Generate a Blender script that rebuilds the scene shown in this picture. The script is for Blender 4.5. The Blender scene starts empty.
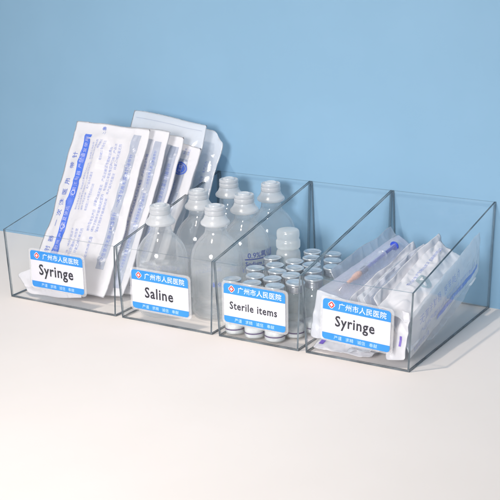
import bpy, math, random
from mathutils import Vector, noise, Matrix

C = bpy.context.scene.collection
SC = bpy.context.scene

# ------------------------------------------------------------------ materials
def new_mat(name):
    m = bpy.data.materials.new(name); m.use_nodes = True
    nt = m.node_tree; nt.nodes.clear()
    out = nt.nodes.new('ShaderNodeOutputMaterial')
    return m, nt, out

def N(nt, t, **kw):
    n = nt.nodes.new(t)
    for k, v in kw.items():
        if k in n.inputs: n.inputs[k].default_value = v
        else: setattr(n, k, v)
    return n

def mixsh(nt, fac, a, b):
    m = nt.nodes.new('ShaderNodeMixShader')
    if isinstance(fac, (int, float)): m.inputs[0].default_value = fac
    else: nt.links.new(fac, m.inputs[0])
    nt.links.new(a, m.inputs[1]); nt.links.new(b, m.inputs[2])
    return m.outputs[0]

def math_n(nt, op, a, b=None, c=None):
    n = nt.nodes.new('ShaderNodeMath'); n.operation = op
    for i, v in enumerate((a, b, c)):
        if v is None: continue
        if isinstance(v, (int, float)): n.inputs[i].default_value = v
        else: nt.links.new(v, n.inputs[i])
    return n.outputs[0]

def schlick(nt, f0=0.04, power=5, gain=1.0, normal=None):
    lw = nt.nodes.new('ShaderNodeLayerWeight'); lw.inputs['Blend'].default_value = 0.5
    if normal: nt.links.new(normal, lw.inputs['Normal'])
    p = math_n(nt, 'POWER', lw.outputs['Facing'], power)
    return math_n(nt, 'MULTIPLY_ADD', p, gain * (1 - f0), f0)

def bump(nt, scale, strength, dist=0.01, detail=4, stretch=None):
    tc = nt.nodes.new('ShaderNodeTexCoord'); nz = nt.nodes.new('ShaderNodeTexNoise')
    nz.inputs['Scale'].default_value = scale; nz.inputs['Detail'].default_value = detail
    src = tc.outputs['Object']
    if stretch:
        mp = nt.nodes.new('ShaderNodeMapping'); mp.inputs['Scale'].default_value = stretch
        nt.links.new(src, mp.inputs['Vector']); src = mp.outputs[0]
    nt.links.new(src, nz.inputs['Vector'])
    b = nt.nodes.new('ShaderNodeBump'); b.inputs['Strength'].default_value = strength
    b.inputs['Distance'].default_value = dist
    nt.links.new(nz.outputs['Fac'], b.inputs['Height'])
    return b.outputs[0]

def noise_col(nt, c1, c2, scale, detail=3, lo=0.35, hi=0.65):
    tc = nt.nodes.new('ShaderNodeTexCoord'); nz = nt.nodes.new('ShaderNodeTexNoise')
    nz.inputs['Scale'].default_value = scale; nz.inputs['Detail'].default_value = detail
    nt.links.new(tc.outputs['Object'], nz.inputs['Vector'])
    r = nt.nodes.new('ShaderNodeValToRGB')
    r.color_ramp.elements[0].position = lo; r.color_ramp.elements[1].position = hi
    r.color_ramp.elements[0].color = (*c1, 1); r.color_ramp.elements[1].color = (*c2, 1)
    nt.links.new(nz.outputs['Fac'], r.inputs[0])
    return r.outputs[0]

def mat_opaque(name, c, rough=0.6, c2=None, nscale=3, bscale=None, bstr=0.2, bdist=0.01, spec=0.4, metal=0.0):
    m, nt, out = new_mat(name)
    p = N(nt, 'ShaderNodeBsdfPrincipled', Roughness=rough, Metallic=metal)
    p.inputs['Specular IOR Level'].default_value = spec
    if c2: nt.links.new(noise_col(nt, c, c2, nscale), p.inputs['Base Color'])
    else: p.inputs['Base Color'].default_value = (*c, 1)
    if bscale: nt.links.new(bump(nt, bscale, bstr, bdist), p.inputs['Normal'])
    nt.links.new(p.outputs[0], out.inputs[0])
    return m

def mat_clear(name, tint, haze, haze_col, f0=0.04, gain=1.0, grough=0.02, edge_haze=0.0, refr=0.0, ior=1.2,
              rrough=0.02, bscale=None, bstr=0.2, stretch=None, translucent=0.0, edge_pow=2.0):
    """thin clear plastic / glass: see-through body, milky share, mirror reflection rising at grazing angles"""
    m, nt, out = new_mat(name)
    nrm = bump(nt, bscale, bstr, 0.02, 3, stretch) if bscale else None
    tr = N(nt, 'ShaderNodeBsdfTransparent', Color=(*tint, 1)).outputs[0]
    if refr > 0:
        r = N(nt, 'ShaderNodeBsdfRefraction', Color=(*tint, 1), Roughness=rrough, IOR=ior)
        if nrm: nt.links.new(nrm, r.inputs['Normal'])
        tr = mixsh(nt, refr, tr, r.outputs[0])
    df = N(nt, 'ShaderNodeBsdfDiffuse', Color=(*haze_col, 1))
    if nrm: nt.links.new(nrm, df.inputs['Normal'])
    d = df.outputs[0]
    if translucent > 0:
        tl = N(nt, 'ShaderNodeBsdfTranslucent', Color=(*haze_col, 1))
        if nrm: nt.links.new(nrm, tl.inputs['Normal'])
        d = mixsh(nt, translucent, d, tl.outputs[0])
    hz = haze
    if edge_haze > 0:
        lw = nt.nodes.new('ShaderNodeLayerWeight'); lw.inputs['Blend'].default_value = 0.5
        if nrm: nt.links.new(nrm, lw.inputs['Normal'])
        hz = math_n(nt, 'MULTIPLY_ADD', math_n(nt, 'POWER', lw.outputs['Facing'], edge_pow), edge_haze, haze)
    s = mixsh(nt, hz, tr, d)
    g = N(nt, 'ShaderNodeBsdfGlossy', Color=(1, 1, 1, 1), Roughness=grough)
    if nrm: nt.links.new(nrm, g.inputs['Normal'])
    s = mixsh(nt, schlick(nt, f0, 5, gain, nrm), s, g.outputs[0])
    nt.links.new(s, out.inputs[0])
    return m

def mat_print(name, c, rough=0.5, cover=0.85, mottled=True):
    """ink: slightly uneven, thin coverage over what it is printed on"""
    m, nt, out = new_mat(name)
    p = N(nt, 'ShaderNodeBsdfPrincipled', Roughness=rough)
    p.inputs['Base Color'].default_value = (*c, 1)
    tr = N(nt, 'ShaderNodeBsdfTransparent')
    if mottled:
        tc = nt.nodes.new('ShaderNodeTexCoord'); nz = nt.nodes.new('ShaderNodeTexNoise')
        nz.inputs['Scale'].default_value = 9; nz.inputs['Detail'].default_value = 5
        nt.links.new(tc.outputs['Object'], nz.inputs['Vector'])
        f = math_n(nt, 'MULTIPLY_ADD', nz.outputs['Fac'], 0.5, cover - 0.25)
        f = math_n(nt, 'MINIMUM', f, 1.0)
    else: f = cover
    nt.links.new(mixsh(nt, f, tr.outputs[0], p.outputs[0]), out.inputs[0])
    return m

M = {}
M['wall'] = mat_opaque('blue wall paint', (.248, .430, .597), .75, (.263, .450, .622), .9, 60, .05, .004, .2)
M['floor'] = mat_opaque('white tabletop', (.815, .760, .725), .8, (.832, .776, .742), 1.1, 40, .08, .004, .12)
M['acrylic'] = mat_clear('clear acrylic', (.998, .999, .999), .007, (.9, .92, .92), .012, .22, .015)
M['acrylic_side'] = mat_clear('clear acrylic side', (.992, .997, .999), .008, (.88, .93, .96), .010, .80, .015)
M['rim_dark'] = mat_opaque('acrylic dark cut edge', (.03, .045, .06), .15, (.15, .19, .22), 4.5, spec=.8)  # dark cut edge; lighter noise patches are glints painted into the colour
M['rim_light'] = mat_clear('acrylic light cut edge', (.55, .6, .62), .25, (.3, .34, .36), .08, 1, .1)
M['sleeve'] = mat_clear('clear label sleeve', (.97, .97, .97), .22, (.85, .85, .87), .04, 1, .12)
M['card'] = mat_opaque('white label card', (.69, .68, .74), .4, (.715, .705, .765), 5)
M['lblue'] = mat_opaque('label blue', (.03, .25, .68), .4, (.045, .28, .71), 8)
M['ltext'] = mat_opaque('label black ink', (.035, .035, .045), .5)
M['lwhite'] = mat_opaque('label white ink', (.85, .9, .95), .5)
M['lpale'] = mat_opaque('label pale ink', (.50, .72, .95), .5)
M['lred'] = mat_opaque('label red ink', (.75, .06, .05), .5)

def mat_paper(name, c, trans=.38, bscale=12, bstr=.22):
    m, nt, out = new_mat(name)
    nrm = bump(nt, bscale, bstr, .02, 4)
    p = N(nt, 'ShaderNodeBsdfPrincipled', Roughness=.42); p.inputs['Base Color'].default_value = (*c, 1)
    nt.links.new(nrm, p.inputs['Normal'])
    t = N(nt, 'ShaderNodeBsdfTranslucent', Color=(*c, 1))
    nt.links.new(mixsh(nt, trans, p.outputs[0], t.outputs[0]), out.inputs[0])
    return m
M['paper'] = mat_paper('white pouch film', (.90, .895, .92))
M['paper_cool'] = mat_paper('cool white pouch film', (.77, .79, .85), .3)
M['film'] = mat_clear('hazy clear film', (.93, .95, .98), .30, (.80, .83, .90), .05, .9, .12, .35, bscale=10, bstr=.6, translucent=.55)
M['film_lilac'] = mat_clear('lilac clear film', (.95, .95, .99), .25, (.84, .85, .95), .05, .9, .12, .3, bscale=10, bstr=.6, translucent=.3)
M['film_white'] = mat_clear('white hazy film', (.95, .965, .985), .48, (.97, .98, 1), .05, .9, .12, .3, bscale=10, bstr=.5, translucent=.6)
M['film_back'] = mat_clear('cloudy film', (.96, .97, .985), .62, (.93, .95, .985), .05, .9, .15, .25, bscale=8, bstr=.5, translucent=.4)
M['ink'] = mat_print('blue ink', (.045, .13, .60), .5, .86)
M['ink_bold'] = mat_print('dense blue ink', (.03, .06, .42), .5, .97)
M['ink_pale'] = mat_print('pale blue ink', (.13, .22, .66), .5, .62)
M['ink_white'] = mat_print('white gap in the ink', (.55, .6, .9), .5, .8)
M['ink_band'] = mat_print('blue band ink', (.06, .17, .72), .45, .88)
M['ink_grey'] = mat_print('grey blue strip', (.43, .47, .57), .3, .85)
M['ink_purple'] = mat_print('purple ink', (.17, .09, .55), .5, .9)
M['ink_teal'] = mat_print('faded teal ink', (.25, .38, .42), .5, .48)
M['bottle'] = mat_clear('clear frosted bottle plastic', (.985, .995, .995), .19, (1, 1, 1), .05, 1, .06, .34, refr=.12, ior=1.16, rrough=.03, translucent=.5, bscale=5, bstr=.12, edge_pow=2.4)
M['cap'] = mat_clear('milky cap plastic', (.92, .94, .95), .58, (.97, .97, .975), .04, 1, .28, .25, translucent=.45)
M['cap_grey'] = mat_clear('grey milky cap plastic', (.8, .82, .84), .78, (.84, .85, .865), .04, 1, .3, .1, translucent=.45)
M['cloudy'] = mat_clear('cloudy small bottle plastic', (.95, .97, .975), .42, (.95, .96, .95), .04, 1, .2, .35, translucent=.5)
M['water'] = mat_clear('saline', (.985, .99, .995), .09, (.95, .97, .98), .04, .8, .01, .16, refr=.20, ior=1.22, rrough=.01)
M['vial'] = mat_clear('vial glass', (.97, .985, .985), .10, (.86, .89, .89), .05, 1, .02, .45, refr=.15, ior=1.2, rrough=.03, translucent=.4)
M['powder'] = mat_opaque('white vial contents', (.86, .86, .86), .6, (.62, .64, .66), 12)
M['alu'] = mat_opaque('brushed vial crimp', (.62, .64, .67), .22, (.42, .45, .48), 9, metal=.85)
M['alu_top'] = mat_opaque('pale vial cap top', (.72, .75, .77), .22, (.50, .56, .62), 14, metal=.6, spec=.6)
M['purple_band'] = mat_opaque('dark vial band', (.10, .07, .16), .4)
M['syr_clear'] = mat_clear('syringe barrel plastic', (.93, .95, .97), .18, (.78, .82, .88), .05, 1, .05, .3)
M['syr_blue'] = mat_opaque('blue plunger plastic', (.03, .07, .50), .35, (.04, .09, .58), 10)
M['syr_navy'] = mat_opaque('dark plunger seal', (.04, .05, .14), .4)
M['syr_orange'] = mat_opaque('peach needle cap', (.82, .44, .26), .35, (.86, .5, .32), 10)

# ------------------------------------------------------------------ object helpers
def link(name, verts, faces, mats, parent=None, smooth=False, midx=None):
    me = bpy.data.meshes.new(name); me.from_pydata([tuple(v) for v in verts], [], faces); me.update()
    if not isinstance(mats, (list, tuple)): mats = [mats]
    for m in mats: me.materials.append(m)
    if midx:
        for p, i in zip(me.polygons, midx): p.material_index = i
    if smooth:
        for p in me.polygons: p.use_smooth = True
    o = bpy.data.objects.new(name, me); C.objects.link(o)
    if parent: o.parent = parent
    return o

def thing(name, label, cat, loc=(0, 0, 0), group=None, rot=(0, 0, 0)):
    o = bpy.data.objects.new(name, None); C.objects.link(o); o.empty_display_size = .1
    o.location = loc; o.rotation_euler = rot
    o['label'] = label; o['category'] = cat
    if group: o['group'] = group
    return o

def copy_tree(o, parent=None):
    c = o.copy(); C.objects.link(c)
    if parent: c.parent = parent
    for ch in list(o.children): copy_tree(ch, c)
    return c

_tc = {}
def text2d(body, height, bold=0.0, spacing=1.0, align='LEFT', line=1.0):
    """glyph outlines as a flat mesh, cap height about 0.7*height"""
    key = (body, bold, spacing, align, line)
    if key not in _tc:
        cu = bpy.data.curves.new('lettering', 'FONT'); cu.body = body; cu.size = 1; cu.offset = bold
        cu.space_character = spacing; cu.align_x = align; cu.resolution_u = 2; cu.space_line = line
        ob = bpy.data.objects.new('lettering', cu); C.objects.link(ob)
        bpy.context.view_layer.update()
        me = bpy.data.meshes.new_from_object(ob.evaluated_get(bpy.context.evaluated_depsgraph_get()))
        vs = [(v.co.x, v.co.y) for v in me.vertices]; fs = [tuple(p.vertices) for p in me.polygons]
        bpy.data.objects.remove(ob); bpy.data.curves.remove(cu); bpy.data.meshes.remove(me)
        _tc[key] = (vs, fs)
    vs, fs = _tc[key]
    return [(x * height, y * height) for x, y in vs], fs

class Decal:
    def __init__(s): s.v = []; s.f = []
    def add(s, vs, fs, fn):
        b = len(s.v); s.v += [fn(*v) for v in vs]; s.f += [tuple(i + b for i in f) for f in fs]
    def grid(s, u0, u1, v0, v1, nu, nv, fn):
        vs = [(u0 + (u1 - u0) * i / nu, v0 + (v1 - v0) * j / nv) for j in range(nv + 1) for i in range(nu + 1)]
        fs = [(j * (nu + 1) + i, j * (nu + 1) + i + 1, (j + 1) * (nu + 1) + i + 1, (j + 1) * (nu + 1) + i) for j in range(nv) for i in range(nu)]
        s.add(vs, fs, fn)
    def disc(s, cx, cy, r, fn, r0=0, n=28, ax=1.0):
        vs = []; fs = []
        for k in range(n):
            a = 2 * math.pi * k / n
            vs.append((cx + r * math.cos(a) * ax, cy + r * math.sin(a))); vs.append((cx + r0 * math.cos(a) * ax, cy + r0 * math.sin(a)))
        for k in range(n):
            j = (k + 1) % n; fs.append((2 * k, 2 * j, 2 * j + 1, 2 * k + 1))
        s.add(vs, fs, fn)
    def build(s, name, mat, parent): return link(name, s.v, s.f, mat, parent)

# ------------------------------------------------------------------ setting
D = 1.66; H1 = .632; H2 = .946
fl = link('tabletop', [(-9, -14, 0), (16, -14, 0), (16, D + .012, 0), (-9, D + .012, 0)], [(0, 1, 2, 3)], M['floor']); fl['kind'] = 'structure'
wl = link('wall', [(-9, D + .012, 0), (16, D + .012, 0), (16, D + .012, 11), (-9, D + .012, 11)], [(0, 1, 2, 3)], M['wall']); wl['kind'] = 'structure'

# ------------------------------------------------------------------ bins
TX = .032
def slab(P, Q, name, mats, parent, rim):
    """P: four corners of one face, Q: the same of the other face (both counter-clockwise seen from P's side)"""
    v = list(P) + list(Q)
    f = [(0, 1, 2, 3), (7, 6, 5, 4)] + [(i, i + 4, (i + 1) % 4 + 4, (i + 1) % 4) for i in range(4)]
    return link(name, v, f, mats, parent, midx=[0, 0] + rim)

def make_label(parent, cx, cz, w, h, title, tsize, tilt, y=-.002):
    root = bpy.data.objects.new('label', None); C.objects.link(root); root.parent = parent
    root.location = (cx, y, cz); root.rotation_euler = (math.radians(90), math.radians(tilt), 0)
    def rrect(w_, h_, r, n=6, z=0.0):
        vs = []
        for (sx, sy, a0) in ((1, 1, 0), (-1, 1, 90), (-1, -1, 180), (1, -1, 270)):
            for k in range(n + 1):
                a = math.radians(a0 + 90 * k / n)
                vs.append((sx * (w_ / 2 - r) + r * math.cos(a), sy * (h_ / 2 - r) + r * math.sin(a), z))
        return vs
    def plate(name, outline, z0, z1, mat, par):
        n = len(outline); vs = [(a, b, z0) for a, b, _ in outline] + [(a, b, z1) for a, b, _ in outline]
        fs = [tuple(range(n - 1, -1, -1)), tuple(range(n, 2 * n))] + [(i, (i + 1) % n, (i + 1) % n + n, i + n) for i in range(n)]
        return link(name, vs, fs, mat, par)
    plate('sleeve', rrect(w + .045, h + .035, .035), 0, .007, M['sleeve'], root)
    plate('card', rrect(w, h, .028), .0085, .0105, M['card'], root)
    hh, fh = .088, .055
    full = rrect(w, h, .028)
    def clip(ymin, ymax):
        pts = [(a, min(max(b, ymin), ymax), 0) for a, b, _ in full]
        out = []
        for p in pts:
            if not out or (abs(p[0] - out[-1][0]) + abs(p[1] - out[-1][1])) > 1e-6: out.append(p)
        return out
    def band(name, ymin, ymax):
        # only outline points inside the band, closed by its straight edge
        pts = [(a, b) for a, b, _ in full if ymin - 1e-6 <= b <= ymax + 1e-6]
        if ymin > 0: pts = [(w / 2, ymin)] + pts + [(-w / 2, ymin)]
        else: pts = [(-w / 2, ymax)] + pts + [(w / 2, ymax)]
        return link(name, [(a, b, .0115) for a, b in pts], [tuple(range(len(pts)))], M['lblue'], root)
    band('header_band', h / 2 - hh, h); band('footer_band', -h, -h / 2 + fh)
    zt = .0125
    def lay(name, body, size, bold, sp, x, yy, mat):
        vs, fs = text2d(body, size, bold, sp)
        xs = [a for a, _ in vs]; ys = [b for _, b in vs]
        ox = x - (max(xs) + min(xs)) / 2; oy = yy - (max(ys) + min(ys)) / 2
        kx, ky = (.95, 1.08) if name == 'title_text' else (1, 1)
        link(name, [((a + ox - x) * kx + x, (b + oy - yy) * ky + yy, zt) for a, b in vs], fs, mat, root)
    lay('title_text', title, tsize * .94, .018, 1.10, -.01, -.016, M['ltext'])
    lay('header_text', '广州市人民医院', .057, .004, 1.04, .05, h / 2 - hh / 2, M['lwhite'])
    lay('footer_text', '严谨   求精   诚信   奉献', .034, .0, 1.05, .0, -h / 2 + fh / 2, M['lpale'])
    d = Decal(); ex, ey = -w / 2 + .075, h / 2 - hh / 2
    for k in range(4):
        a = math.pi / 2 * k; d.disc(ex + .013 * math.cos(a), ey + .013 * math.sin(a), .017, lambda x, y_: (x, y_, zt), n=16)
    d.build('emblem', M['lwhite'], root)
    d = Decal()
    for k in range(4):
        a = math.pi / 2 * k; d.disc(ex + .013 * math.cos(a), ey + .013 * math.sin(a), .0125, lambda x, y_: (x, y_, zt + .001), n=16)
    d.disc(ex, ey, .016, lambda x, y_: (x, y_, zt + .0012), n=12)
    em = d.build('emblem_petals', M['lred'], root)
    d = Decal(); d.disc(ex, ey, .009, lambda x, y_: (x, y_, zt + .0022), n=12)
    for k in range(4):
        a = math.pi / 2 * k; d.disc(ex + .011 * math.cos(a), ey + .011 * math.sin(a), .004, lambda x, y_: (x, y_, zt + .0022), n=10)
    d.build('emblem_centre', M['lwhite'], root)
    return root

def make_bin(x0, x1, label, lab):
    t = thing('storage_bin', label, 'storage bin', (x0, 0, 0), 'clear acrylic bins in a row against the wall')
    w = x1 - x0; g = .0015; T = .015; ZB = .014
    def xl(z, yy): return g + TX * (1 - z / (H1 + (H2 - H1) * yy / D))
    def xr(z, yy): return w - xl(z, yy)
    zt = lambda yy: H1 + (H2 - H1) * yy / D
    A = [M['acrylic'], M['rim_dark'], M['rim_light']]; S = [M['acrylic_side'], M['rim_dark'], M['rim_light']]
    # base: full footprint; dark cut rim also colours in the contact shadow beneath
    b = [(xl(0, 0), 0, .002), (xr(0, 0), 0, .002), (xr(0, D), D, .002), (xl(0, D), D, .002)]
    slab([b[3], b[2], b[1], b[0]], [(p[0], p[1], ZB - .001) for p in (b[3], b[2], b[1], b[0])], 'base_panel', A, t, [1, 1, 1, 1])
    # sides: run the full depth
    for s in (0, 1):
        X = xl if s == 0 else xr; sg = 1 if s == 0 else -1
        P = [(X(ZB, 0), 0, ZB), (X(ZB, D), D, ZB), (X(zt(D), D), D, zt(D)), (X(zt(0), 0), 0, zt(0))]
        Q = [(p[0] + sg * T, p[1], p[2]) for p in P]
        if s: P, Q = Q, P
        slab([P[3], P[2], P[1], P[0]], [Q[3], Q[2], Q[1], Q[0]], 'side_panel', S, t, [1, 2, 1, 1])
    # front and back between the sides
    for nm, ya, yb, zz in (('front_panel', 0.0005, .014, H1 - .001), ('back_panel', D - .015, D - .001, H2 - .001)):
        e = T + .0006
        P = [(xl(ZB, ya) + e, ya, ZB), (xr(ZB, ya) - e, ya, ZB), (xr(zz, ya) - e, ya, zz), (xl(zz, ya) + e, ya, zz)]
        Q = [(p[0], yb, p[2]) for p in P]
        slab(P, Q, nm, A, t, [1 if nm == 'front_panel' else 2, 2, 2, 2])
    make_label(t, lab[0] - x0, lab[1], lab[2], lab[3], lab[4], lab[5], lab[6])
    return t

XB = [0, 1.2518, 2.2372, 3.0477, 4.0]
make_bin(XB[0], XB[1], 'leftmost clear acrylic bin, labelled Syringe, holding tall white paper pouches', (.603, .317, .585, .338, 'Syringe', .135, 0))
make_bin(XB[1], XB[2], 'clear acrylic bin labelled Saline, filled with clear plastic bottles', (1.705, .291, .573, .343, 'Saline', .128, .4))
make_bin(XB[2], XB[3], 'clear acrylic bin labelled Sterile items, filled with silver-capped vials', (2.624, .309, .570, .332, 'Sterile items', .088, .6))
make_bin(XB[3], XB[4], 'rightmost clear acrylic bin, labelled Syringe, holding crumpled film pouches', (3.528, .312, .575, .332, 'Syringe', .118, 2.2))

# ------------------------------------------------------------------ pouches
def sstep(a, b, x):
    t = min(1, max(0, (x - a) / (b - a))); return t * t * (3 - 2 * t)

class Pouch:
    def __init__(s, BL, BR, TR, TL, thick=.05, seed=0, bend=0.0, wr=.012, ridge=.03, ridge_u=.5, round_=0.0, twist=0.0, seal=.05, crush=0.0):
        s.c = [Vector(p) for p in (BL, BR, TR, TL)]
        s.W = ((s.c[1] - s.c[0]).length + (s.c[2] - s.c[3]).length) / 2
        s.L = ((s.c[3] - s.c[0]).length + (s.c[2] - s.c[1]).length) / 2
        s.n = (s.c[1] - s.c[0]).cross(s.c[3] - s.c[0]).normalized()
        s.eu = (s.c[1] - s.c[0]).normalized(); s.ev = (s.c[3] - s.c[0]).normalized()
        s.NU = 46; s.NV = min(80, max(30, int(46 * s.L / s.W)))
        s.t = thick; s.seed = seed; s.bend = bend; s.wr = wr; s.ridge = ridge; s.ru = ridge_u; s.rd = round_ or .008; s.seal = seal; s.crush = crush
    def p(s, u, v, side=1, off=0.0):
        a, b, c, d = s.c
        uu = u; vv = v
        base = a * (1 - uu) * (1 - vv) + b * uu * (1 - vv) + c * uu * vv + d * (1 - uu) * vv
        x, y = u * s.W, v * s.L
        o = Vector((s.seed * 7.3, s.seed * 3.1, 0))
        du = min(u, 1 - u) * s.W; dv = min(v, 1 - v) * s.L
        ins = sstep(s.seal * .6, s.seal * 1.5 + .06, du) * sstep(s.seal * .6, s.seal * 1.6 + .08, dv)
        rg = math.exp(-((u - s.ru) * s.W / .075) ** 2) * sstep(.04, .14, v) * sstep(.04, .16, 1 - v)
        h = .003 + ins * (s.t * .5 + s.ridge * rg * (1 if side > 0 else .6))
        # sheet-wide waves and sharp little creases
        n1 = noise.noise(Vector((x * 2.3, y * 1.6, 0)) + o)
        n2 = noise.noise(Vector((x * 7.5 + y * 2.5, y * 5.0, 1.7)) + o)
        n3 = noise.noise(Vector((x * 15 - y * 6, y * 12 + x * 4, 4.2)) + o)
        cre = (abs(noise.noise(Vector((x * 5 + y * 3, y * 4.0 - x * 2, 9.1)) + o)))
        cre = max(0, .16 - cre) / .16
        w = s.wr * (1.3 * n1 + .5 * n2 + .10 * n3 + .9 * cre * (.4 + .6 * ins))
        if s.crush:
            w += s.crush * ((abs(noise.noise(Vector((x * 4.3, y * 3.4, 12.0)) + o)) - .2) * 1.2 + (abs(noise.noise(Vector((x * 10 + y * 3, y * 8 - x * 4, 15.0)) + o)) - .2) * .7)
        wside = s.wr * .5 * ins * noise.noise(Vector((x * 9, y * 7, 20 + 5 * side)) + o)
        bend = s.bend * 4 * v * (1 - v)
        q = base + s.n * (side * h + w + wside + bend + off)
        # uneven cut outline
        eo = s.wr * 1.6
        q += s.eu * (eo * noise.noise(Vector((u * 2, y * 3, 31)) + o) * (1 if u > .5 else -1) * abs(2 * u - 1) ** 3)
        q += s.ev * (eo * noise.noise(Vector((x * 3, v * 2, 41)) + o) * abs(2 * v - 1) ** 3)
        if s.rd:
            cu, cv = max(0, (abs(u - .5) * 2 - .6) / .4) ** 2, max(0, (abs(v - .5) * 2 - .8) / .2) ** 2
            k = cu * cv * s.rd
            q += s.eu * (-k if u > .5 else k) + s.ev * (-k if v > .5 else k)
        return q
    def q(s, u, v, off=0.0):
        # a point on the built front sheet (between its grid points), so printing follows the facets
        if not hasattr(s, 'G') or s.G[0] != s.c[0]:
            s.G = (s.c[0].copy(), [[s.p(i / s.NU, j / s.NV, 1, 0) for i in range(s.NU + 1)] for j in range(s.NV + 1)])
        g = s.G[1]; x = min(max(u, 0), .9999) * s.NU; y = min(max(v, 0), .9999) * s.NV
        i, j = int(x), int(y); x -= i; y -= j
        a, b, c, d = g[j][i], g[j][i + 1], g[j + 1][i + 1], g[j + 1][i]
        nn = (b - a + c - d).cross(d - a + c - b).normalized()
        return a * (1 - x) * (1 - y) + b * x * (1 - y) + c * x * y + d * (1 - x) * y + nn * off
    def build(s, t, mat, name='wrapper', mat_back=None):
        nu, nv = s.NU, s.NV
        V = []; F = []; idx = {}; mi = []
        for side in (1, -1):
            for j in range(nv + 1):
                for i in range(nu + 1):
                    if side < 0 and (i in (0, nu) or j in (0, nv)): idx[(side, i, j)] = idx[(1, i, j)]; continue
                    idx[(side, i, j)] = len(V); V.append(s.p(i / nu, j / nv, side, 0))
            for j in range(nv):
                for i in range(nu):
                    q = [idx[(side, i, j)], idx[(side, i + 1, j)], idx[(side, i + 1, j + 1)], idx[(side, i, j + 1)]]
                    if side < 0: q.reverse()
                    F.append(tuple(q)); mi.append(0 if side > 0 or not mat_back else 1)
        return link(name, V, F, [mat] + ([mat_back] if mat_back else []), t, smooth=True, midx=mi)
    # printing: text running up the length (turn=1) or down it (turn=-1) at (u0, v0)
    def textfn(s, u0, v0, turn=1, off=.004):
        return lambda x, y: s.q(u0 - turn * y / s.W, v0 + turn * x / s.L, off)
    def uvfn(s, off=.004): return lambda u, v: s.q(u, v, off)

LOREM = ['本产品为无菌注射器供一次性使用', '包装破损禁止使用用后销毁', '环氧乙烷灭菌无热原无毒性', '有效期三年批号见封口处', '储存于阴凉干燥通风的室内', '产品注册证号国械注准规格', '带针型号生产日期失效年月']
def fine_print(P, t, u0, u1, v0, v1, h, seed, mat='ink_pale', skip=.12):
    rnd = random.Random(seed); d = Decal(); n = max(1, int((u1 - u0) * P.W / (h * 1.45)))
    for k in range(n):
        u = u0 + (k + .9) * (u1 - u0) / n; v = v0
        while v < v1:
            if rnd.random() < skip: v += .12; continue
            src = rnd.choice(LOREM); room = int((v1 - v) * P.L / h)
            if room < 3: break
            vs, fs = text2d(src[:min(room, rnd.choice((7, 11, 15)))], h, .0)
            L = (max(a for a, _ in vs)) / P.L
            d.add(vs, fs, P.textfn(u, v)); v += L + .02
    if d.v: d.build('fine_print', M[mat], t)

def syringe_pouch(name, label, P, mat, group, prints, mat_back=None):
    t = thing(name, label, 'syringe pouch', tuple(P.c[0]), group)
    inv = Matrix.Translation(-P.c[0])
    P.c = [inv @ c for c in P.c]
    P.build(t, mat, 'wrapper', mat_back)
    prints(P, t)
    return t

def band_print(P, t, u0, u1, v0, v1, text, gtext=None, gu=None):
    d = Decal(); d.grid(u0, u1, v0, v1, 6, 60, P.uvfn(.0035)); b = d.build('printed_band', M['ink_band'], t)
    d = Decal(); bw = (u1 - u0) * P.W; vs, fs = text2d(text, bw * .62, .0, 1.2)
    n = 0; v = v0 + .05
    L = max(a for a, _ in vs) / P.L
    while v + L < v1:
        d.add(vs, fs, P.textfn(u1 - bw * .27 / P.W, v, 1, .0065)); v += L + .06; n += 1
    if d.v: d.build('band_lettering', M['ink_white'], t)
    if gtext:
        d = Decal(); vs, fs = text2d(gtext, .066, .0, 2.1); d.add(vs, fs, P.textfn(gu, v0 + .06)); d.build('large_lettering', M['ink'], t)

def strip_print(P, t, u0, u1, v0, v1, text='一次性使用无菌注射器带针', size=.040, lv=.0, mat='ink_pale'):
    d = Decal(); d.grid(u0, u1, v0, v1, 6, 60, P.uvfn(.003)); d.build('grey_strip', M['ink_grey'], t)
    d = Decal(); v = v0 + lv
    vs, fs = text2d(text, size, .0, 1.1); L = max(a for a, _ in vs) / P.L
    while v + L < v1 - .03: d.add(vs, fs, P.textfn((u0 + u1) / 2 + size * .35 / P.W, v, 1, .006)); v += L + .03
    if d.v: d.build('strip_lettering', M[mat], t)

G1 = 'paper syringe pouches fanned out in the left bin'
def pr1(P, t):
    band_print(P, t, .185, .275, .07, .925, '无菌注射器 严禁重复使用', '注射器 一次性医用 带针', .14)
    d = Decal()
    for vv in (.14, .36, .57):
        d.disc(.23, vv, .026 / P.L, P.uvfn(.0075), .017 / P.L, ax=P.L / P.W)
    d.build('round_mark', M['ink_white'], t)
    fine_print(P, t, .30, .50, .47, .90, .024, 1, skip=.03); fine_print(P, t, .54, .70, .36, .90, .030, 2, skip=.02)
    fine_print(P, t, .36, .52, .10, .38, .030, 3); fine_print(P, t, .60, .66, .10, .35, .034, 9)
    strip_print(P, t, .80, .895, .16, .955, lv=.02)
    d = Decal(); vs, fs = text2d('※', .07, .02); d.add(vs, fs, P.textfn(.43, .955)); d.add(*text2d('二一', .03, .01), P.textfn(.44, .93)); d.build('small_mark', M['ink_pale'], t)
def pr2(P, t):
    fine_print(P, t, .30, .66, .3, .9, .03, 4); strip_print(P, t, .845, .925, .05, .93, size=.028, lv=.1, mat='ink_pale')
    fine_print(P, t, .74, .82, .1, .9, .03, 14)
def pr3(P, t):
    strip_print(P, t, .86, .955, .05, .93, lv=.15, size=.036)
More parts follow.
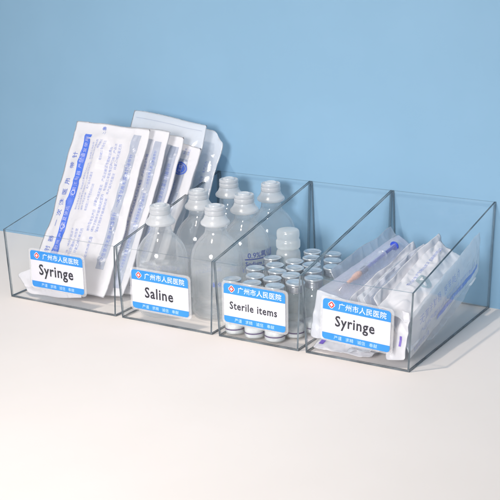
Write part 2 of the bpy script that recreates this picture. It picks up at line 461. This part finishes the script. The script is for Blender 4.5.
def pr4(P, t):
    strip_print(P, t, .76, .90, .1, .90, size=.03, lv=.1, mat='ink_pale')
    d = Decal(); f = P.uvfn(.007); ax = P.L / P.W; cy = .835; cx = .845
    d.disc(cx, cy, .062 / P.L, f, .05 / P.L, ax=ax); d.disc(cx, cy, .044 / P.L, f, .0, ax=ax)
    d.build('round_seal', M['ink'], t)
    d = Decal(); vs, fs = text2d('无菌', .038, .01, 1); d.add(vs, fs, P.textfn(cx + .018, cy - .026, 1, .0085)); d.build('seal_lettering', M['ink_white'], t)
    fine_print(P, t, .80, .93, .93, .99, .022, 6)
def pr5(P, t):
    d = Decal(); d.grid(.05, .95, .955, .958, 20, 1, P.uvfn(.003)); d.build('seal_line', M['ink_grey'], t)
def pr6(P, t): fine_print(P, t, .80, .88, .55, .8, .03, 8)

syringe_pouch('syringe_pouch', 'frontmost tall white syringe pouch with long blue printed band, in the leftmost bin',
    Pouch((.10, .17, .09), (.93, .20, .05), (.965, 1.0, 1.44), (.10, 1.0, 1.45), .05, 1, -.035, .019, .035, .45), M['paper'], G1, pr1)
syringe_pouch('syringe_pouch', 'white syringe pouch directly behind the blue-banded one, narrow grey printed strip',
    Pouch((.20, .33, .04), (1.04, .33, .04), (1.115, 1.10, 1.408), (.26, 1.10, 1.42), .05, 2, -.03, .014, .035, .5), M['paper'], G1, pr2)
syringe_pouch('syringe_pouch', 'white syringe pouch third from the front in the leftmost bin, grey strip with blue letters',
    Pouch((.26, .46, .04), (1.12, .46, .04), (1.185, 1.21, 1.345), (.32, 1.2, 1.39), .05, 3, -.03, .015, .035, .5), M['paper'], G1, pr3)
syringe_pouch('syringe_pouch', 'white syringe pouch with round blue seal, fourth from the front beside the bottles',
    Pouch((.30, .60, .04), (1.17, .60, .04), (1.30, 1.30, 1.235), (.38, 1.32, 1.34), .045, 4, -.03, .015, .03, .5), M['paper'], G1, pr4)
syringe_pouch('film_pouch', 'tallest translucent grey film pouch, standing up behind the white syringe pouches',
    Pouch((.34, .82, .04), (1.17, .82, .04), (1.305, 1.42, 1.435), (.47, 1.42, 1.515), .03, 5, -.02, .010, .02, .5), M['film_back'], G1, pr5)
syringe_pouch('film_pouch', 'translucent pouch with rounded corner leaning on the wall, rearmost in the leftmost bin',
    Pouch((.36, 1.05, .04), (1.19, 1.05, .04), (1.42, 1.56, 1.33), (.60, 1.56, 1.42), .04, 6, -.02, .016, .03, .5, round_=.07), M['film_back'], G1, pr6)
syringe_pouch('crumpled_pouch', 'small crumpled pouch corner poking left under the tall pouches in the leftmost bin',
    Pouch((.06, .09, .20), (.16, .07, .03), (.80, .09, .06), (.60, .12, .40), .03, 7, 0, .02, .01, .5), M['paper'], None, lambda P, t: None)

# ------------------------------------------------------------------ lathe
def lathe(prof, n=48, close=True):
    V = []; F = []; m = len(prof)
    for k in range(n):
        a = 2 * math.pi * k / n
        for r, z in prof: V.append((r * math.cos(a), r * math.sin(a), z))
    for k in range(n):
        j = (k + 1) % n
        for i in range(m - 1): F.append((k * m + i, j * m + i, j * m + i + 1, k * m + i + 1))
    b = len(V); V.append((0, 0, prof[0][1])); V.append((0, 0, prof[-1][1]))
    for k in range(n):
        j = (k + 1) % n
        F.append((b, j * m, k * m)); F.append((b + 1, k * m + m - 1, j * m + m - 1))
    return V, F
def smooth_prof(pts, it=2):
    for _ in range(it):
        o = [pts[0]]
        for a, b in zip(pts, pts[1:]):
            o.append((a[0] * .75 + b[0] * .25, a[1] * .75 + b[1] * .25)); o.append((a[0] * .25 + b[0] * .75, a[1] * .25 + b[1] * .75))
        o.append(pts[-1]); pts = o
    return pts
def lobj(name, prof, mat, parent, it=2, n=48):
    V, F = lathe(smooth_prof(prof, it), n); return link(name, V, F, mat, parent, smooth=True)

def cyl_text(body, h, r, z, a0, bold=.02, spacing=1.0):
    vs, fs = text2d(body, h, bold, spacing, 'CENTER'); d = Decal()
    d.add(vs, fs, lambda x, y: (r * math.cos(a0 + x / r), r * math.sin(a0 + x / r), z + y)); return d

R_ = .222
def make_bottle(label):
    t = thing('saline_bottle', label, 'plastic bottle', (0, 0, 0), 'clear saline bottles packed in two columns')
    lobj('bottle_body', [(.17, .0), (.205, .004), (R_, .03), (R_, .10), (R_ - .006, .12), (R_, .14), (R_, .42), (R_ - .002, .50), (.203, .575), (.163, .64), (.118, .685), (.096, .71), (.088, .755), (.088, .80)], M['bottle'], t)
    lobj('saline', [(.15, .018), (.20, .03), (.212, .06), (.212, .36), (.212, .395), (.21, .40)], M['water'], t, 1)
    lobj('collar', [(.088, .775), (.104, .778), (.120, .786), (.1255, .793), (.1255, .808), (.120, .815), (.108, .828), (.098, .842), (.090, .862), (.088, .868)], M['cap'], t, 2)
    cp = lobj('cap', [(.078, .868), (.086, .872), (.0885, .880), (.0885, .905), (.084, .908), (.084, .914), (.088, .917), (.087, .940), (.083, .944), (.078, .9445), (.076, .936), (.05, .936)], M['cap_grey'], t, 1)
    link_pull = lobj('pull_ring', [(.050, .934), (.052, .950), (.048, .956), (.040, .957), (.036, .951), (.02, .951)], M['cap'], cp, 1)
    for a in range(2):
        d = cyl_text('氯化钠注射液', .045, R_ + .003, .30, math.radians(-62 + 180 * a)); d.build('printed_name', M['ink_pale'], t)
    return t
BOT = [(1.53, .285, 'clear saline bottle at the front left of the Saline bin, behind its label'),
       (1.535, .87, 'clear saline bottle in the middle of the left column of the Saline bin'),
       (1.545, 1.36, 'clear saline bottle at the back left of the Saline bin, beside the leaning pouches'),
       (1.965, .47, 'clear saline bottle at the front right of the Saline bin'),
       (1.972, .93, 'saline bottle in the middle of the right column, bold blue print on its side'),
       (1.972, 1.39, 'clear saline bottle at the back right corner of the Saline bin')]
b0 = make_bottle(BOT[0][2])
for i, (x, y, lb) in enumerate(BOT):
    b = b0 if i == 0 else copy_tree(b0)
    b.location = (x, y, .016); b.rotation_euler = (0, 0, (0, .9, 2.0, .5, .0, 1.4)[i]); b['label'] = lb
last = [o for o in C.objects if o.get('label') == BOT[4][2]][0]
for z, tx_, h in ((.425, '0.9%氯化钠', .065), (.355, 'Sodium Chloride', .052)):
    d = cyl_text(tx_, h, R_ + .005, z, math.radians(-14), .012); d.build('bold_print', M['ink_bold'], last)
d = Decal(); a0 = math.radians(-14)
for z0, z1 in ((.408, .418), (.338, .345)):
    d.grid(-.80, .75, z0, z1, 40, 1, lambda u, v: ((R_ + .005) * math.cos(a0 + u), (R_ + .005) * math.sin(a0 + u), v))
d.build('print_line', M['ink_bold'], last)

# small bottle in the vial bin
sb = thing('small_bottle', 'small white ribbed bottle standing above the vials in the Sterile items bin', 'plastic bottle', (2.395, .95, .016))
lobj('bottle_body', [(0.0890, 0), (0.1050, .006), (0.1086, .03), (0.1086, .30), (0.1059, .315), (0.1059, .325), (0.1086, .34), (0.1086, .42), (0.1059, .43), (0.1059, .44), (0.1068, .455), (0.1015, .48), (0.0837, .51)], M['cloudy'], sb, 1)
c = lobj('cap', [(0.0872, .505), (0.1032, .512), (0.1059, .53), (0.1059, .575), (0.0979, .585), (0.0961, .60), (0.0997, .61), (0.0997, .655), (0.0890, .672), (0.0623, .676)], M['cloudy'], sb, 1)

# ------------------------------------------------------------------ vials
def make_vial():
    t = thing('glass_vial', 'x', 'glass vial', (0, 0, 0), 'silver-capped glass vials packed in rows')
    lobj('vial_body', [(.06, 0), (.078, .003), (.084, .014), (.085, .04), (.085, .30), (.082, .33), (.066, .36), (.052, .378), (.051, .41)], M['vial'], t, 1, 36)
    lobj('contents', [(.06, .008), (.076, .012), (.079, .025), (.079, .085), (.075, .10), (.04, .11)], M['powder'], t, 0, 36)
    cp = lobj('crimp_cap', [(.050, .388), (.060, .386), (.074, .390), (.076, .396), (.074, .40), (.075, .44), (.073, .448)], M['alu'], t, 0, 36)
    lobj('cap_top', [(.060, .449), (.077, .451), (.079, .457), (.077, .464), (.066, .466), (.060, .462), (.02, .461)], M['alu_top'], cp, 0, 36)
    d = Decal(); d.grid(0, 2 * math.pi, .046, .056, 36, 1, lambda u, v: (.0865 * math.cos(u), .0865 * math.sin(u), v)); d.build('dark_band', M['purple_band'], t)
    return t
v0 = make_vial(); cnt = 0
rowname = ['front row', 'second row', 'third row', 'fourth row', 'fifth row', 'sixth row', 'seventh row']
colname = ['leftmost', 'second', 'third', 'rightmost']
rv = random.Random(5)
for r in range(7):
    for c_ in range(4 if r % 2 == 0 else 3):
        x = 2.365 + c_ * .186 + (.093 if r % 2 else 0) + rv.uniform(-.008, .008); y = .105 + r * .163 + rv.uniform(-.007, .007)
        if math.hypot(x - 2.395, y - .95) < .195 or (r == 6 and c_ > 2) or (r, c_) == (0, 3): continue
        v = v0 if cnt == 0 else copy_tree(v0); cnt += 1
        v.location = (x, y, .016); v.rotation_euler = (rv.uniform(-.04, .04), rv.uniform(-.04, .04), rv.uniform(0, 6))
        v['label'] = 'silver-capped glass vial, %s, %s, counted from the front of the Sterile items bin' % (rowname[r], colname[c_])

# ------------------------------------------------------------------ right bin
G4 = 'film syringe pouches jumbled in the right bin'
def none(P, t): pass
def prE(P, t):
    d = Decal(); d.grid(.70, .84, .35, .95, 6, 50, P.uvfn(.0035)); d.build('printed_band', M['ink_band'], t)
    d = Decal(); d.add(*text2d('一次性使用注射器', .045, .004, 1.2), P.textfn(.80, .42, 1, .0065)); d.build('band_lettering', M['ink_white'], t)
    d = Decal(); d.add(*text2d('无菌注射器 医用耗材', .072, .003, 1.35), P.textfn(.40, .10)); d.build('large_lettering', M['ink_pale'], t)
    fine_print(P, t, .44, .66, .12, .92, .04, 21); fine_print(P, t, .86, .94, .05, .3, .04, 22)
def prC(P, t): fine_print(P, t, .3, .7, .25, .9, .04, 23, 'ink_purple'); 
def prD(P, t):
    d = Decal(); d.disc(.62, .42, .065 / P.L, P.uvfn(.0045), .0, ax=P.L / P.W); d.build('faded_stamp', M['ink_teal'], t)
    fine_print(P, t, .1, .4, .3, .9, .035, 24)
def prF(P, t):
    d = Decal(); d.grid(.02, .10, .62, .9, 4, 12, P.uvfn(.004)); d.grid(.05, .13, .15, .35, 4, 12, P.uvfn(.004)); d.build('purple_mark', M['ink_purple'], t)
def prH(P, t):
    d = Decal(); d.grid(.62, .72, .30, .50, 6, 12, P.uvfn(.004)); d.build('purple_mark', M['ink_purple'], t)

# file-like pouches standing on their long edges: BL-BR is the short front end, v runs back along y
syringe_pouch('film_pouch', 'clear film pouch leaning on the left side of the rightmost bin, behind the blue-plunger syringe',
    Pouch((3.12, .35, .60), (3.30, .35, .22), (3.30, 1.45, .40), (3.14, 1.45, .69), .03, 11, .0, .018, .01, .5), M['film'], G4, none)
A_ = Pouch((3.14, .08, .50), (3.42, .10, .43), (3.46, 1.22, .58), (3.30, 1.22, .69), .075, 12, .0, .010, .025, .47)
syringe_pouch('syringe_pouch', 'lilac clear film pouch holding the blue-plunger syringe in the rightmost bin', A_, M['film_lilac'], G4, none)
syringe_pouch('syringe_pouch', 'narrow white pouch standing on edge just right of the blue-plunger syringe',
    Pouch((3.41, .10, .46), (3.60, .10, .08), (3.62, 1.20, .30), (3.45, 1.22, .66), .02, 13, .0, .016, .012, .5, crush=.03), M['paper'], G4, none)
syringe_pouch('film_pouch', 'hazy film pouch wedged second to the right of the blue-plunger syringe',
    Pouch((3.45, .16, .48), (3.66, .12, .10), (3.68, 1.05, .30), (3.49, 1.05, .60), .02, 31, .0, .018, .010, .5, crush=.035), M['film_back'], G4, none)
syringe_pouch('syringe_pouch', 'white pouch with purple print standing between plain pouches in the rightmost bin',
    Pouch((3.50, .12, .47), (3.70, .12, .08), (3.74, 1.14, .34), (3.55, 1.18, .67), .02, 14, .0, .016, .012, .4, crush=.03), M['paper_cool'], G4, prC)
syringe_pouch('film_pouch', 'crinkled clear film pouch edge showing between two white pouches in the rightmost bin',
    Pouch((3.55, .14, .50), (3.74, .10, .10), (3.77, 1.10, .34), (3.58, 1.08, .64), .02, 32, .0, .018, .010, .5, crush=.035), M['film'], G4, none)
syringe_pouch('syringe_pouch', 'tall white pouch edge just left of the pouch with the faded teal stamp',
    Pouch((3.60, .10, .49), (3.80, .10, .10), (3.82, 1.22, .40), (3.63, 1.30, .73), .02, 15, .0, .016, .012, .5, crush=.025), M['paper'], G4, none)
syringe_pouch('syringe_pouch', 'wide white pouch with faded teal stamp lying uppermost in the rightmost bin',
    Pouch((3.66, .08, .45), (3.93, .08, .34), (3.88, 1.20, .58), (3.68, 1.22, .70), .03, 16, .02, .018, .015, .5, crush=.035), M['paper'], G4, prD)
syringe_pouch('syringe_pouch', 'white pouch slipping down beside the right side panel below the stamped pouch',
    Pouch((3.74, .10, .36), (3.92, .08, .12), (3.93, 1.10, .30), (3.80, 1.15, .55), .03, 33, .0, .018, .015, .5, crush=.035), M['paper_cool'], G4, none)
syringe_pouch('syringe_pouch', 'film pouch with blue band and large blue lettering against the right side panel',
    Pouch((3.925, .10, .42), (3.915, .12, .05), (3.925, 1.48, .38), (3.935, 1.47, .73), .02, 17, .0, .011, .003, .5, crush=.012), M['film_white'], G4, prE)

GF = 'crumpled pouches on the floor of the right bin'
syringe_pouch('crumpled_pouch', 'flattened white pouch with purple corner marks lying low behind the rightmost label',
    Pouch((3.10, .06, .03), (3.62, .05, .03), (3.66, .50, .10), (3.12, .46, .13), .05, 21, .0, .02, .03, .5, crush=.03), M['paper'], GF, prF)
syringe_pouch('crumpled_pouch', 'cloudy crumpled pouch bulging under the lower right part of the rightmost label',
    Pouch((3.42, .05, .03), (3.80, .05, .14), (3.76, .55, .22), (3.40, .50, .12), .06, 22, .0, .03, .03, .5, crush=.04), M['film_back'], GF, none)
syringe_pouch('crumpled_pouch', 'white crumpled pouch end standing in the front right corner of the rightmost bin',
    Pouch((3.74, .08, .04), (3.925, .05, .05), (3.93, .12, .43), (3.77, .20, .44), .04, 23, .0, .02, .02, .6, crush=.03), M['paper'], GF, prH)
syringe_pouch('crumpled_pouch', 'white crumpled pouch end against the front left of the rightmost bin',
    Pouch((3.10, .06, .12), (3.40, .05, .14), (3.40, .10, .47), (3.12, .10, .50), .05, 24, .0, .02, .02, .5, crush=.03), M['film_back'], GF, none)
syringe_pouch('film_pouch', 'clear film pouch lying at the back right of the rightmost bin under the blue-banded pouch',
    Pouch((3.60, .50, .10), (3.92, .45, .06), (3.93, 1.50, .30), (3.62, 1.50, .34), .05, 25, .0, .02, .03, .5, crush=.02), M['film_back'], GF, none)

# the visible syringe lies in the lilac pouch
Pa, Pb = Vector((3.268, .10, .37)), Vector((3.418, 1.12, .565))
n_ = A_.n
org = Vector((3.14, .08, .50))
def on_A(u, v, off): return A_.p(u, v, 1, off) + org
s0 = on_A(.46, .20, -.030); s1 = on_A(.46, .84, -.026)
ax = (s1 - s0); SL = ax.length
t = thing('syringe', 'syringe with blue plunger and peach needle cap inside the lilac film pouch', 'syringe', tuple(s0))
t.rotation_mode = 'QUATERNION'; t.rotation_quaternion = ax.to_track_quat('Z', 'Y')
lobj('needle_cap', [(.010, 0), (.015, .005), (.017, .08), (.026, .10), (.028, .16), (.022, .18)], M['syr_orange'], t, 1, 24)
lobj('barrel', [(.022, .18), (.030, .20), (.030, .52), (.030, .525), (.045, .53), (.045, .538), (.028, .54)], M['syr_clear'], t, 0, 24)
lobj('seal', [(.015, .20), (.027, .215), (.027, .24), (.021, .245), (.027, .25), (.027, .27), (.02, .28)], M['syr_navy'], t, 1, 24)
pv = []; pf = []
for (w_, h_) in ((.015, .004), (.004, .015)):
    b_ = len(pv); pv += [(sx * w_, sy * h_, z) for z in (.28, SL - .02) for sx, sy in ((-1, -1), (1, -1), (1, 1), (-1, 1))]
    pf += [tuple(b_ + i for i in f) for f in ((0, 3, 2, 1), (4, 5, 6, 7), (0, 1, 5, 4), (1, 2, 6, 5), (2, 3, 7, 6), (3, 0, 4, 7))]
pl = link('plunger', pv, pf, M['syr_blue'], t)
lobj('thumb_rest', [(.025, SL - .018), (.038, SL - .016), (.040, SL - .01), (.038, SL - .003), (.02, SL)], M['syr_blue'], pl, 1, 24)

# ------------------------------------------------------------------ light, world, camera
w = bpy.data.worlds.new('World'); SC.world = w; w.use_nodes = True
bg = w.node_tree.nodes['Background']; bg.inputs[0].default_value = (.70, .85, 1.0, 1); bg.inputs[1].default_value = .33
def area(name, pos, aim, size, power, col):
    l = bpy.data.lights.new(name, 'AREA'); l.shape = 'DISK'; l.size = size; l.energy = power; l.color = col
    o = bpy.data.objects.new(name, l); C.objects.link(o); o.location = pos
    o.rotation_euler = (Vector(aim) - Vector(pos)).to_track_quat('-Z', 'Y').to_euler(); return o
aim = Vector((3.4, -.6, .2)); dv = Vector((-.24, -.30, 1)).normalized()
area('key_lamp', aim + dv * 15, aim, .55, 1085, (1.0, .875, .75))
fill = area('fill_lamp', (3.6, -12.5, 4.6), (2.2, 1.5, -.8), 4.0, 160, (1.0, .965, .96)); fill.data.spread = math.radians(52)

cd = bpy.data.cameras.new('Camera'); co = bpy.data.objects.new('Camera', cd); C.objects.link(co)
co.location = (7.5684, -8.0970, 3.5838); co.rotation_euler = (1.2838, .0244, .5440)
cd.sensor_width = 36; cd.lens = 36 * 1256.12 / 500; cd.clip_end = 200; cd.clip_start = .1
SC.camera = co
SC.render.engine = 'CYCLES'
cy = SC.cycles
cy.max_bounces = 24; cy.transparent_max_bounces = 64; cy.transmission_bounces = 16; cy.glossy_bounces = 6; cy.diffuse_bounces = 5
cy.use_denoising = True; cy.sample_clamp_indirect = 6; cy.caustics_reflective = True; cy.caustics_refractive = True; cy.blur_glossy = .5
SC.view_settings.view_transform = 'Standard'; SC.view_settings.look = 'None'; SC.view_settings.exposure = 0; SC.view_settings.gamma = 1
